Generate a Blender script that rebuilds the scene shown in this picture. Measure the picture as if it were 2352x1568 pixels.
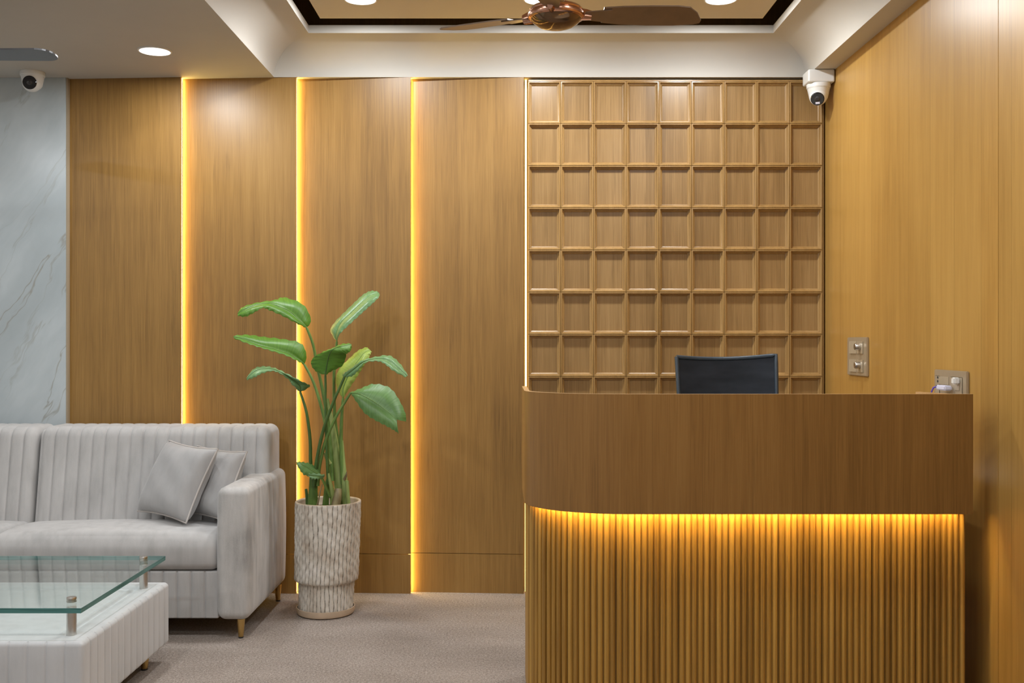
import bpy, bmesh, math, random
from mathutils import Vector, Matrix
random.seed(7)
PI = math.pi
for o in list(bpy.data.objects): bpy.data.objects.remove(o)
SC = bpy.context.scene
COL = SC.collection

# ------------------------------------------------------------------ camera, world, lights
F = 2400.0                      # focal length in pixels of the 2352 px wide frame
CH = 1.25                       # eye height
cam_d = bpy.data.cameras.new('camera'); cam = bpy.data.objects.new('camera', cam_d); COL.objects.link(cam)
cam_d.sensor_width = 36.0; cam_d.sensor_fit = 'HORIZONTAL'; cam_d.lens = F/2352*36.0
cam_d.clip_start = .05
cam.location = (0, 0, CH); cam.rotation_euler = (PI/2, 0, 0)
SC.camera = cam
SC.view_settings.view_transform = 'Standard'; SC.view_settings.look = 'None'
SC.view_settings.gamma = 1.0; SC.view_settings.use_curve_mapping = False
SC.view_settings.exposure = 0.0
w = bpy.data.worlds.new('world'); SC.world = w; w.use_nodes = True
w.node_tree.nodes['Background'].inputs[0].default_value = (.9, .95, 1, 1)
w.node_tree.nodes['Background'].inputs[1].default_value = .3

DOWN_W = 12.0                   # watts of one soffit downlight
TRAY_W = 13.0
DOWN_COL = (.94, .975, 1.0)
LED_COL = (1.0, .68, .18)
LED_S = 29.0
def downlight_lamp(x, y, z, power, spread=150):
    l = bpy.data.lights.new('downlight_lamp', 'AREA'); l.shape = 'DISK'; l.size = .135
    l.energy = power; l.color = DOWN_COL; l.spread = math.radians(spread)
    o = bpy.data.objects.new('downlight_lamp', l); COL.objects.link(o); o.location = (x, y, z)
    return o

def P(px, py, Y):               # a point of the place seen at a pixel, Y metres away
    return Vector(((px-1176)/F*Y, Y, CH-(py-784)/F*Y))

# ------------------------------------------------------------------ materials
def new_mat(name):
    m = bpy.data.materials.new(name); m.use_nodes = True
    nt = m.node_tree; b = nt.nodes['Principled BSDF']
    return m, nt, b
def N(nt, t, **kw):
    n = nt.nodes.new(t)
    for k, v in kw.items(): setattr(n, k, v)
    return n
def L(nt, a, b): nt.links.new(a, b)
def ramp(nt, fac, stops):
    r = N(nt, 'ShaderNodeValToRGB'); L(nt, fac, r.inputs[0])
    e = r.color_ramp.elements
    while len(e) < len(stops): e.new(.5)
    for i, (p, c) in enumerate(stops): e[i].position = p; e[i].color = tuple(c)+(1,)
    return r
def noise(nt, vec, scale, detail=3, rough=.55, out='Fac'):
    n = N(nt, 'ShaderNodeTexNoise'); n.inputs['Scale'].default_value = scale
    n.inputs['Detail'].default_value = detail; n.inputs['Roughness'].default_value = rough
    L(nt, vec, n.inputs['Vector']); return n.outputs[out]
def mapping(nt, vec, scale=(1,1,1), rot=(0,0,0), loc=(0,0,0)):
    m = N(nt, 'ShaderNodeMapping'); m.inputs['Scale'].default_value = scale
    m.inputs['Rotation'].default_value = rot; m.inputs['Location'].default_value = loc
    L(nt, vec, m.inputs[0]); return m.outputs[0]
def math_(nt, op, a, b=None, c=None):
    n = N(nt, 'ShaderNodeMath', operation=op)
    for i, v in enumerate((a, b, c)):
        if v is None: continue
        if isinstance(v, (int, float)): n.inputs[i].default_value = v
        else: L(nt, v, n.inputs[i])
    return n.outputs[0]
def mixc(nt, fac, a, b, mode='MIX'):
    n = N(nt, 'ShaderNodeMix', data_type='RGBA', blend_type=mode)
    for sock, v in ((n.inputs[0], fac), (n.inputs[6], a), (n.inputs[7], b)):
        if isinstance(v, (int, float)): sock.default_value = v
        elif isinstance(v, tuple): sock.default_value = v+(1,) if len(v) == 3 else v
        else: L(nt, v, sock)
    return n.outputs[2]
def bump(nt, b, h, strength=.2, dist=.001):
    n = N(nt, 'ShaderNodeBump'); n.inputs['Strength'].default_value = strength
    n.inputs['Distance'].default_value = dist
    L(nt, h, n.inputs['Height']); L(nt, n.outputs[0], b.inputs['Normal'])
def gpos(nt): return N(nt, 'ShaderNodeNewGeometry').outputs['Position']

def wood(name, dark, mid, light, rough=.36, leaf=.13, leafvar=.16, fleck=.35, perobj=0.0, spec=.5, seam=0.0):
    m, nt, b = new_mat(name); p = gpos(nt)
    fine = noise(nt, mapping(nt, p, (1,1,.012)), 420, 3, .6)
    med = noise(nt, mapping(nt, p, (1,1,.03)), 38, 4, .6)
    low = noise(nt, mapping(nt, p, (1,1,.35)), 2.6, 3, .5)
    s = N(nt, 'ShaderNodeSeparateXYZ'); L(nt, p, s.inputs[0])
    q = math_(nt, 'DIVIDE', math_(nt, 'ADD', s.outputs[0], math_(nt, 'MULTIPLY', s.outputs[1], .97)), leaf)
    wn = N(nt, 'ShaderNodeTexWhiteNoise', noise_dimensions='1D'); L(nt, math_(nt, 'FLOOR', q), wn.inputs['W'])
    f = math_(nt, 'ADD', math_(nt, 'MULTIPLY', fine, .55), math_(nt, 'MULTIPLY', med, .37))
    f = math_(nt, 'ADD', f, math_(nt, 'MULTIPLY', math_(nt, 'SUBTRACT', low, .5), .5))
    f = math_(nt, 'ADD', f, math_(nt, 'MULTIPLY', math_(nt, 'SUBTRACT', wn.outputs['Value'], .5), leafvar))
    if perobj:
        oi = N(nt, 'ShaderNodeObjectInfo')
        f = math_(nt, 'ADD', f, math_(nt, 'MULTIPLY', math_(nt, 'SUBTRACT', oi.outputs['Random'], .5), perobj))
    c = ramp(nt, f, [(.22, dark), (.47, mid), (.75, light)]).outputs[0]
    fl = noise(nt, mapping(nt, p, (1,1,.07)), 26, 4, .7)
    flr = ramp(nt, fl, [(.60, (0,0,0)), (.74, (1,1,1))]).outputs[0]
    c = mixc(nt, math_(nt, 'MULTIPLY', flr, fleck), c, tuple(v*.55 for v in dark))
    if seam:
        fr = math_(nt, 'FRACT', q)
        sm = math_(nt, 'LESS_THAN', fr, .012)
        c = mixc(nt, math_(nt, 'MULTIPLY', sm, seam), c, tuple(v*.5 for v in dark))
    L(nt, c, b.inputs['Base Color'])
    b.inputs['Roughness'].default_value = rough
    b.inputs['Specular IOR Level'].default_value = spec
    bump(nt, b, fine, .12, .0006)
    return m
WD, WM, WL = (.180,.090,.020), (.295,.157,.038), (.385,.222,.064)
M_WALLWOOD = wood('teak_veneer', WD, WM, WL, rough=.40, spec=.55, leafvar=.10)
M_RIGHTWOOD = wood('warm_lit_veneer', (.34,.180,.040), (.45,.255,.064), (.54,.325,.092), rough=.36, leaf=.205, leafvar=.2, fleck=.12, seam=.45)  # warm light on the right wall is put into this golden colour
M_GRIDWOOD = wood('lit_grid_veneer', (.20,.112,.038), (.32,.190,.072), (.43,.272,.115), rough=.32, perobj=.10)  # lighter than the wall teak, the light on the grid is in the colour
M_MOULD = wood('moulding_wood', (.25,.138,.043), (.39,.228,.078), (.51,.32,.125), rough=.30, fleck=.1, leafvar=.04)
M_DESKWOOD = wood('desk_veneer', (.175,.080,.016), (.265,.128,.030), (.34,.180,.050), rough=.40, leafvar=.12, fleck=.30, seam=.3, leaf=.16)
M_REED = wood('reed_wood', (.20,.098,.016), (.37,.195,.036), (.52,.30,.068), rough=.40, fleck=.15, perobj=.28, leafvar=.02)
M_EDGE = wood('desk_edge_wood', (.30,.17,.07), (.46,.27,.12), (.60,.38,.19), rough=.4, fleck=.1)

def plain(name, col, rough=.6, metal=0.0, nscale=0, namp=.05, nb=0.0, spec=.5):
    m, nt, b = new_mat(name)
    b.inputs['Base Color'].default_value = tuple(col)+(1,)
    b.inputs['Roughness'].default_value = rough; b.inputs['Metallic'].default_value = metal
    b.inputs['Specular IOR Level'].default_value = spec
    if nscale:
        tc = N(nt, 'ShaderNodeTexCoord').outputs['Object']
        n = noise(nt, tc, nscale, 4)
        L(nt, ramp(nt, n, [(.3, tuple(c*(1-namp) for c in col)), (.7, tuple(min(1, c*(1+namp)) for c in col))]).outputs[0], b.inputs['Base Color'])
        if nb: bump(nt, b, n, nb, .002)
    return m
M_PAINT = plain('ceiling_paint', (.53,.50,.45), .85, nscale=6, namp=.015)
M_TRAY = plain('tray_paint', (.60,.53,.41), .85, nscale=5, namp=.02)
M_OTHERWALL = plain('plaster', (.62,.60,.57), .8, nscale=3, namp=.03)
M_WHITE = plain('white_plastic', (.78,.78,.76), .32, nscale=20, namp=.01)
M_TRIMW = plain('white_trim', (.8,.79,.76), .5)
M_EDGEBR = plain('edge_lipping', (.36,.29,.20), .5)
M_BLACK = plain('black_gloss', (.012,.011,.011), .12)
M_DGREY = plain('dark_grey_plastic', (.05,.05,.052), .4, nscale=30, namp=.08)
M_LENS = plain('lens_glass', (.035,.033,.033), .08)
M_STEEL = plain('brushed_steel', (.62,.60,.57), .28, 1.0, nscale=60, namp=.06)
M_GOLD = plain('brushed_gold', (.62,.42,.16), .26, 1.0, nscale=40, namp=.05)
M_COPPER = plain('polished_copper', (.60,.33,.23), .2, 1.0, nscale=30, namp=.05)
M_BLADE = plain('brown_blade', (.20,.135,.09), .3, .35, nscale=14, namp=.1)
M_BOWL = plain('smoked_bowl', (.16,.095,.05), .10, .6, nscale=10, namp=.06)
M_GBLADE = plain('grey_blade', (.10,.10,.105), .3, .25, nscale=10, namp=.06)
M_PLATE = plain('champagne_plate', (.46,.375,.26), .34, .35, nscale=40, namp=.03)
M_PLATE2 = plain('champagne_rocker', (.52,.44,.32), .3, .35, nscale=40, namp=.03)
M_RUBBER = plain('black_rubber', (.02,.02,.02), .7, nscale=30, namp=.1)
M_PURPLE = plain('purple_cable', (.12,.07,.45), .4, nscale=30, namp=.1)
M_ADAPT = plain('adapter_plastic', (.72,.72,.86), .35, nscale=30, namp=.02)
M_LAM = plain('white_laminate', (.7,.68,.64), .5, nscale=5, namp=.02)
M_FABRICBLK = plain('black_upholstery', (.018,.019,.022), .8, nscale=200, namp=.3, nb=.2)

def emis(name, col, s):
    m, nt, b = new_mat(name)
    b.inputs['Base Color'].default_value = tuple(col)+(1,)
    b.inputs['Emission Color'].default_value = tuple(col)+(1,); b.inputs['Emission Strength'].default_value = s
    return m
M_LED = emis('warm_led', LED_COL, LED_S)
M_LEDDESK = emis('warm_led_desk', (1.0, .73, .24), 80.0)
M_LEDFACE = emis('warm_led_face', (1.0, .62, .16), 6.0)
M_DIFF = emis('downlight_diffuser', (1, .98, .95), 2.5)

def make_marble():
    m, nt, b = new_mat('grey_marble'); p = gpos(nt)
    warp = noise(nt, p, 1.6, 4, .6, 'Color')
    v = mixc(nt, .22, p, warp, 'ADD')
    r = mapping(nt, v, (1,1,1), (0, math.radians(-33), 0))        # long veins climbing to the right
    st = mapping(nt, r, (2.6,1,.35))
    n1 = noise(nt, st, 1.7, 5, .55)
    line = math_(nt, 'ABSOLUTE', math_(nt, 'SUBTRACT', n1, .5))
    thin = ramp(nt, line, [(.0, (1,1,1)), (.010, (0,0,0))]).outputs[0]
    n2 = noise(nt, st, .9, 2, .5)
    thin = math_(nt, 'MULTIPLY', thin, ramp(nt, n2, [(.42, (0,0,0)), (.6, (1,1,1))]).outputs[0])
    cl = noise(nt, mapping(nt, r, (2,1,.6)), 1.4, 5, .6)
    c = ramp(nt, cl, [(.25, (.35,.395,.41)), (.5, (.43,.48,.50)), (.72, (.55,.60,.62))]).outputs[0]
    c = mixc(nt, math_(nt, 'MULTIPLY', thin, .85), c, (.27,.25,.20))
    L(nt, c, b.inputs['Base Color']); b.inputs['Roughness'].default_value = .22
    return m
M_MARBLE = make_marble()

def make_carpet():
    m, nt, b = new_mat('loop_carpet'); p = gpos(nt)
    a = noise(nt, p, 330, 2, .7); c2 = noise(nt, p, 110, 3, .6); lo = noise(nt, mapping(nt, p, (1,2.5,1)), 1.6, 3)
    f = math_(nt, 'ADD', math_(nt, 'MULTIPLY', a, .6), math_(nt, 'MULTIPLY', c2, .35))
    f = math_(nt, 'ADD', f, math_(nt, 'MULTIPLY', math_(nt, 'SUBTRACT', lo, .5), .12))
    c = ramp(nt, f, [(.36, (.15,.122,.102)), (.48, (.30,.252,.218)), (.62, (.52,.450,.40))]).outputs[0]
    L(nt, c, b.inputs['Base Color']); b.inputs['Roughness'].default_value = .95
    b.inputs['Specular IOR Level'].default_value = .1
    bump(nt, b, f, .7, .006)
    return m
M_CARPET = make_carpet()

def make_velvet(name, base, streak=.10):
    m, nt, b = new_mat(name); p = gpos(nt)
    st = noise(nt, mapping(nt, p, (1,1,.16)), 24, 4, .6)
    bl = noise(nt, p, 5, 3, .5)
    fi = noise(nt, p, 300, 2, .5)
    f = math_(nt, 'ADD', math_(nt, 'MULTIPLY', st, .5), math_(nt, 'ADD', math_(nt, 'MULTIPLY', bl, .4), math_(nt, 'MULTIPLY', fi, .1)))
    c = ramp(nt, f, [(.36, tuple(v*(1-streak*1.5) for v in base)), (.50, base), (.64, tuple(v*(1+streak) for v in base))]).outputs[0]
    L(nt, c, b.inputs['Base Color']); b.inputs['Roughness'].default_value = .85
    b.inputs['Specular IOR Level'].default_value = .15
    b.inputs['Sheen Weight'].default_value = .35; b.inputs['Sheen Roughness'].default_value = .4
    bump(nt, b, fi, .15, .001)
    return m
M_VELVET = make_velvet('taupe_velvet', (.455,.442,.432), .10)
M_ARMVEL = make_velvet('brushed_velvet', (.45,.435,.42), .22)
M_CUSHION = make_velvet('cushion_velvet', (.375,.365,.36), .07)
M_TABLEVEL = make_velvet('pale_velvet', (.53,.53,.535), .06)
M_PIPING = make_velvet('piping_velvet', (.50,.46,.43), .05)

def make_pot():
    m, nt, b = new_mat('ribbed_stoneware')
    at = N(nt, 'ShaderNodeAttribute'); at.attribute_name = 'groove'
    tc = N(nt, 'ShaderNodeTexCoord').outputs['Object']
    n = noise(nt, tc, 9, 5, .6); n2 = noise(nt, tc, 60, 4, .7)
    c = ramp(nt, n, [(.33, (.50,.42,.34)), (.52, (.66,.61,.53)), (.7, (.76,.72,.66))]).outputs[0]
    br = ramp(nt, n2, [(.35, (.1,.1,.1)), (.6, (1,1,1))]).outputs[0]
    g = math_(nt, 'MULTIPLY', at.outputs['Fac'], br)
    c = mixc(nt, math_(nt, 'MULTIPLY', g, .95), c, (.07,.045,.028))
    L(nt, c, b.inputs['Base Color']); b.inputs['Roughness'].default_value = .85
    bump(nt, b, n2, .35, .003)
    return m
M_POT = make_pot()
M_POTRIM = plain('pot_rim', (.52,.42,.31), .75, nscale=30, namp=.1)
M_SAUCER = plain('saucer_clay', (.60,.46,.33), .65, nscale=25, namp=.08)
M_SOIL = plain('soil', (.09,.06,.04), .95, nscale=60, namp=.5, nb=.8)

def make_leaf(name, c0, c1, rough=.38):
    m, nt, b = new_mat(name)
    uv = N(nt, 'ShaderNodeUVMap'); uv.uv_map = 'leaf'
    s = N(nt, 'ShaderNodeSeparateXYZ'); L(nt, uv.outputs[0], s.inputs[0])
    # side veins run from the midrib outwards; midrib paler
    side = math_(nt, 'ABSOLUTE', math_(nt, 'SUBTRACT', s.outputs[0], .5))
    cmb = N(nt, 'ShaderNodeCombineXYZ')
    L(nt, math_(nt, 'ADD', s.outputs[1], math_(nt, 'MULTIPLY', side, -.18)), cmb.inputs[1])
    vn = noise(nt, cmb.outputs[0], 55, 2, .5)
    pn = noise(nt, N(nt, 'ShaderNodeTexCoord').outputs['Object'], 12, 3)
    f = math_(nt, 'ADD', math_(nt, 'MULTIPLY', vn, .45), math_(nt, 'MULTIPLY', pn, .55))
    c = ramp(nt, f, [(.35, c0), (.65, c1)]).outputs[0]
    mid = ramp(nt, side, [(.0, (1,1,1)), (.022, (0,0,0))]).outputs[0]
    c = mixc(nt, math_(nt, 'MULTIPLY', mid, .55), c, tuple(min(1, v*1.9+.02) for v in c1))
    L(nt, c, b.inputs['Base Color']); b.inputs['Roughness'].default_value = rough
    b.inputs['Subsurface Weight'].default_value = 0
    bump(nt, b, vn, .3, .002)
    tr = N(nt, 'ShaderNodeBsdfTranslucent'); L(nt, c, tr.inputs[0])
    mx = N(nt, 'ShaderNodeMixShader'); mx.inputs[0].default_value = .25
    out = nt.nodes['Material Output']
    L(nt, b.outputs[0], mx.inputs[1]); L(nt, tr.outputs[0], mx.inputs[2]); L(nt, mx.outputs[0], out.inputs[0])
    return m
M_LEAF = make_leaf('leaf_green', (.085,.215,.020), (.15,.33,.035))
M_LEAFB = make_leaf('leaf_blue_green', (.13,.27,.10), (.23,.40,.17), .32)
M_LEAFY = make_leaf('leaf_yellow_green', (.30,.42,.06), (.42,.54,.11))
M_LEAFM = make_leaf('leaf_mid_green', (.10,.22,.055), (.18,.34,.10))
def make_stalk(name, a, b_):
    m, nt, b = new_mat(name); p = gpos(nt)
    n = noise(nt, mapping(nt, p, (1,1,.12)), 60, 3)
    lo = noise(nt, p, 9, 2)
    f = math_(nt, 'ADD', math_(nt, 'MULTIPLY', n, .6), math_(nt, 'MULTIPLY', lo, .4))
    L(nt, ramp(nt, f, [(.35, a), (.65, b_)]).outputs[0], b.inputs['Base Color'])
    b.inputs['Roughness'].default_value = .45
    return m
M_STALK = make_stalk('stalk_green', (.09,.17,.035), (.17,.29,.065))
M_STALKD = make_stalk('stalk_dark', (.045,.10,.02), (.085,.165,.035))
M_SHEATH = make_stalk('sheath_pale_green', (.17,.24,.06), (.36,.44,.15))
M_DRY = make_stalk('dry_sheath', (.16,.12,.06), (.33,.28,.13))

def make_glass():
    m, nt, b = new_mat('table_glass')
    nt.nodes.remove(b)
    fr = N(nt, 'ShaderNodeFresnel')
    bf = N(nt, 'ShaderNodeNewGeometry').outputs['Backfacing']
    L(nt, math_(nt, 'MULTIPLY_ADD', bf, 1/1.5-1.5, 1.5), fr.inputs[0])
    t = N(nt, 'ShaderNodeBsdfTransparent'); t.inputs[0].default_value = (.94,.98,.968,1)
    g = N(nt, 'ShaderNodeBsdfGlossy'); g.inputs['Roughness'].default_value = .0; g.inputs[0].default_value = (1,1,1,1)
    mx = N(nt, 'ShaderNodeMixShader'); L(nt, fr.outputs[0], mx.inputs[0]); L(nt, t.outputs[0], mx.inputs[1]); L(nt, g.outputs[0], mx.inputs[2])
    L(nt, mx.outputs[0], nt.nodes['Material Output'].inputs[0])
    return m
M_GLASS = make_glass()
def make_glass_edge():
    m, nt, b = new_mat('glass_edge')
    b.inputs['Base Color'].default_value = (.045,.16,.145,1); b.inputs['Roughness'].default_value = .12
    n = noise(nt, mapping(nt, gpos(nt), (1,1,40)), 6, 2)
    L(nt, ramp(nt, n, [(.3, (.03,.115,.105)), (.7, (.10,.27,.25))]).outputs[0], b.inputs['Base Color'])
    return m
M_GLASSEDGE = make_glass_edge()
def make_mesh_fabric():
    m, nt, b = new_mat('chair_mesh')
    n = noise(nt, mapping(nt, gpos(nt), (1,1,3)), 5, 3)
    L(nt, ramp(nt, n, [(.3, (.013,.016,.021)), (.7, (.028,.034,.045))]).outputs[0], b.inputs['Base Color'])
    b.inputs['Roughness'].default_value = .7; b.inputs['Specular IOR Level'].default_value = .2
    t = N(nt, 'ShaderNodeBsdfTransparent'); mx = N(nt, 'ShaderNodeMixShader'); mx.inputs[0].default_value = .05
    L(nt, b.outputs[0], mx.inputs[1]); L(nt, t.outputs[0], mx.inputs[2]); L(nt, mx.outputs[0], nt.nodes['Material Output'].inputs[0])
    return m
M_MESH = make_mesh_fabric()
M_FRAME = plain('blue_black_frame', (.03,.045,.062), .35, nscale=30, namp=.1)

# ------------------------------------------------------------------ mesh helpers
def mesh_obj(name, verts, faces, mats, parent=None, smooth=False, mi=None):
    me = bpy.data.meshes.new(name); me.from_pydata([tuple(v) for v in verts], [], faces); me.update()
    if not isinstance(mats, (list, tuple)): mats = [mats]
    for m in mats: me.materials.append(m)
    if mi is not None:
        for p, i in zip(me.polygons, mi): p.material_index = i
    bm = bmesh.new(); bm.from_mesh(me)
    bmesh.ops.recalc_face_normals(bm, faces=bm.faces[:]); bm.to_mesh(me); bm.free()
    if smooth:
        for p in me.polygons: p.use_smooth = True
    o = bpy.data.objects.new(name, me); COL.objects.link(o)
    if parent: o.parent = parent
    return o
def smooth_angle(o, deg=35):
    me = o.data
    for p in me.polygons: p.use_smooth = True
    me.set_sharp_from_angle(angle=math.radians(deg))
class MB:
    def __init__(s): s.v = []; s.f = []; s.mi = []
    def add(s, vs, fs, m=0):
        n = len(s.v); s.v += [Vector(v) for v in vs]; s.f += [tuple(i+n for i in f) for f in fs]; s.mi += [m]*len(fs); return s
    def box(s, x0, x1, y0, y1, z0, z1, m=0):
        vs = [(x,y,z) for z in (z0,z1) for y in (y0,y1) for x in (x0,x1)]
        return s.add(vs, [(0,2,3,1),(4,5,7,6),(0,1,5,4),(2,6,7,3),(0,4,6,2),(1,3,7,5)], m)
    def cbox(s, x0, x1, y0, y1, z0, z1, c=.002, m=0):   # box with chamfered edges
        bm = bmesh.new(); bmesh.ops.create_cube(bm, size=1)
        for v in bm.verts: v.co = Vector(((x0+x1)/2+v.co.x*(x1-x0), (y0+y1)/2+v.co.y*(y1-y0), (z0+z1)/2+v.co.z*(z1-z0)))
        bmesh.ops.bevel(bm, geom=bm.edges[:], offset=c, segments=2, affect='EDGES')
        bm.verts.index_update()
        s.add([v.co.copy() for v in bm.verts], [tuple(v.index for v in f.verts) for f in bm.faces], m); bm.free(); return s
    def prism(s, poly, z0, z1, m=0):
        n = len(poly); vs = [(x,y,z0) for x,y in poly]+[(x,y,z1) for x,y in poly]
        return s.add(vs, [tuple(range(n))[::-1], tuple(range(n,2*n))]+[(i,(i+1)%n,n+(i+1)%n,n+i) for i in range(n)], m)
    def lathe(s, prof, seg=32, c=(0,0,0), m=0, axis=None):
        vs, fs = [], []
        c = Vector(c); q = Vector((0,0,1)).rotation_difference(Vector(axis).normalized()) if axis is not None else None
        for r, z in prof:
            for i in range(seg):
                a = 2*PI*i/seg; v = Vector((r*math.cos(a), r*math.sin(a), z))
                if q: v = q @ v
                vs.append(v+c)
        for j in range(len(prof)-1):
            for i in range(seg):
                k = (i+1) % seg; fs.append((j*seg+i, j*seg+k, (j+1)*seg+k, (j+1)*seg+i))
        if prof[0][0] > 1e-5: fs.append(tuple(range(seg))[::-1])
        if prof[-1][0] > 1e-5: fs.append(tuple((len(prof)-1)*seg+i for i in range(seg)))
        return s.add(vs, fs, m)
    def tube(s, pts, rad, seg=10, m=0, flat=1.0):
        pts = [Vector(p) for p in pts]; n = len(pts)
        if isinstance(rad, (int, float)): rad = [rad]*n
        vs, fs = [], []; up = Vector((0,1,0))
        for j, p in enumerate(pts):
            t = (pts[min(j+1,n-1)]-pts[max(j-1,0)]).normalized()
            a = t.cross(up)
            if a.length < .05: a = t.cross(Vector((1,0,0)))
            a.normalize(); b = t.cross(a).normalized()
            for i in range(seg):
                th = 2*PI*i/seg; vs.append(p+a*math.cos(th)*rad[j]+b*math.sin(th)*rad[j]*flat)
        for j in range(n-1):
            for i in range(seg):
                k = (i+1) % seg; fs.append((j*seg+i, j*seg+k, (j+1)*seg+k, (j+1)*seg+i))
        fs.append(tuple(range(seg))[::-1]); fs.append(tuple((n-1)*seg+i for i in range(seg)))
        return s.add(vs, fs, m)
    def build(s, name, mats, parent=None, smooth=None):
        o = mesh_obj(name, s.v, s.f, mats, parent, mi=s.mi)
        if smooth: smooth_angle(o, smooth)
        return o
def crspline(pts, n=8):
    pts = [Vector(p) for p in pts]; out = []
    for i in range(len(pts)-1):
        p0 = pts[max(i-1,0)]; p1 = pts[i]; p2 = pts[i+1]; p3 = pts[min(i+2,len(pts)-1)]
        for k in range(n):
            t = k/n
            out.append(.5*((2*p1)+(p2-p0)*t+(2*p0-5*p1+4*p2-p3)*t*t+(3*p1-p0-3*p2+p3)*t**3))
    out.append(pts[-1]); return out
def thing(name, label, cat, loc=(0,0,0), rotz=0, group=None):
    o = bpy.data.objects.new(name, None); COL.objects.link(o); o.empty_display_size = .1
    o.location = loc; o.rotation_euler = (0,0,rotz); o['label'] = label; o['category'] = cat
    if group: o['group'] = group
    return o
def tag(o, label, cat, group=None):
    o['label'] = label; o['category'] = cat
    if group: o['group'] = group
    return o
def struct(o, label=None, cat=None):
    o['kind'] = 'structure'
    if label: o['label'] = label
    if cat: o['category'] = cat
    return o
def copy_tree(o, parent=None):
    c = o.copy(); COL.objects.link(c); c.parent = parent
    for ch in list(o.children): copy_tree(ch, c)
    return c
def axis_list(a, b, r, n):        # coordinates from a to b with a rounded band of width r at both ends
    l = [a+r*(1-math.cos(t*PI/2/5)) for t in range(5)]
    l2 = [b-r*(1-math.cos(t*PI/2/5)) for t in range(4,-1,-1)]
    return l+[a+r+(b-a-2*r)*i/n for i in range(n+1)]+l2
def rbox(xs, ys, zs, r, disp=None):   # closed rounded box through the coordinate lists; disp(co, normal) -> co
    lo = Vector((xs[0],ys[0],zs[0])); hi = Vector((xs[-1],ys[-1],zs[-1]))
    ax = (xs, ys, zs); vs = []; fs = []; idx = {}
    def vid(i, j, k):
        key = (i,j,k)
        if key not in idx:
            c = Vector((xs[i],ys[j],zs[k]))
            inner = Vector([min(max(c[a], lo[a]+r), hi[a]-r) for a in range(3)])
            d = c-inner
            if d.length > 1e-9:
                n = d.normalized(); c = inner+n*r
            else: n = Vector((0,0,1))
            if disp: c = disp(c, n)
            idx[key] = len(vs); vs.append(c)
        return idx[key]
    nx, ny, nz = len(xs)-1, len(ys)-1, len(zs)-1
    for i in range(nx):
        for j in range(ny):
            for k in (0, nz): fs.append((vid(i,j,k), vid(i+1,j,k), vid(i+1,j+1,k), vid(i,j+1,k)))
    for i in range(nx):
        for k in range(nz):
            for j in (0, ny): fs.append((vid(i,j,k), vid(i+1,j,k), vid(i+1,j,k+1), vid(i,j,k+1)))
    for j in range(ny):
        for k in range(nz):
            for i in (0, nx): fs.append((vid(i,j,k), vid(i,j+1,k), vid(i,j+1,k+1), vid(i,j,k+1)))
    return vs, fs
def seam_list(a, b, r, pitch, off=0):   # like axis_list, with fine steps at every seam
    base = set(round(v, 5) for v in axis_list(a, b, r, 2)); seams = []
    s = a+off
    while s < b-.012:
        if s > a+.012:
            seams.append(s)
            for d in (-.008,-.004,-.0015,0,.0015,.004,.008): base.add(round(s+d, 5))
        base.add(round(s+pitch*.3, 5)); base.add(round(s+pitch*.5, 5)); base.add(round(s+pitch*.7, 5))
        s += pitch
    l = sorted(v for v in base if a-1e-6 <= v <= b+1e-6)
    return l, seams
def groove(x, seams, pitch, depth=.007, crown=.003):
    d = min((abs(x-s) for s in seams), default=1)
    return depth*math.exp(-(d/.0035)**2) - crown*min(1, math.sin(min(d, pitch/2)/pitch*PI))

# ------------------------------------------------------------------ room shell
H = 2.56; YW = 5.18; YB = 5.27; XR = 1.557; XL = -4.3; YN = -2.6
floor = struct(MB().box(XL, XR, YN, YB, -.06, 0).build('floor', M_CARPET))
wall_back = struct(MB().box(XL-.1, XR+.1, YB, YB+.1, -.06, 3.0).build('wall_back', M_WALLWOOD))
wall_left = struct(MB().box(XL-.1, XL, YN, YB, -.06, 3.0).build('wall_left', M_OTHERWALL))
wall_front = struct(MB().box(XL-.1, XR+.1, YN-.1, YN, -.06, 3.0).build('wall_front', M_OTHERWALL))
wall_right = struct(MB().box(XR+.014, XR+.1, YN, YB, -.06, 3.0).build('wall_right', M_RIGHTWOOD))
ys = [YB, 3.346, 1.50, -.34, YN]
for i in range(4):               # veneer sheets with a fine open joint
    MB().cbox(XR, XR+.014, ys[i+1]+.0012, ys[i]-.0012, 0, H+.05, .0008).build('veneer_panel', M_RIGHTWOOD, wall_right)

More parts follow.
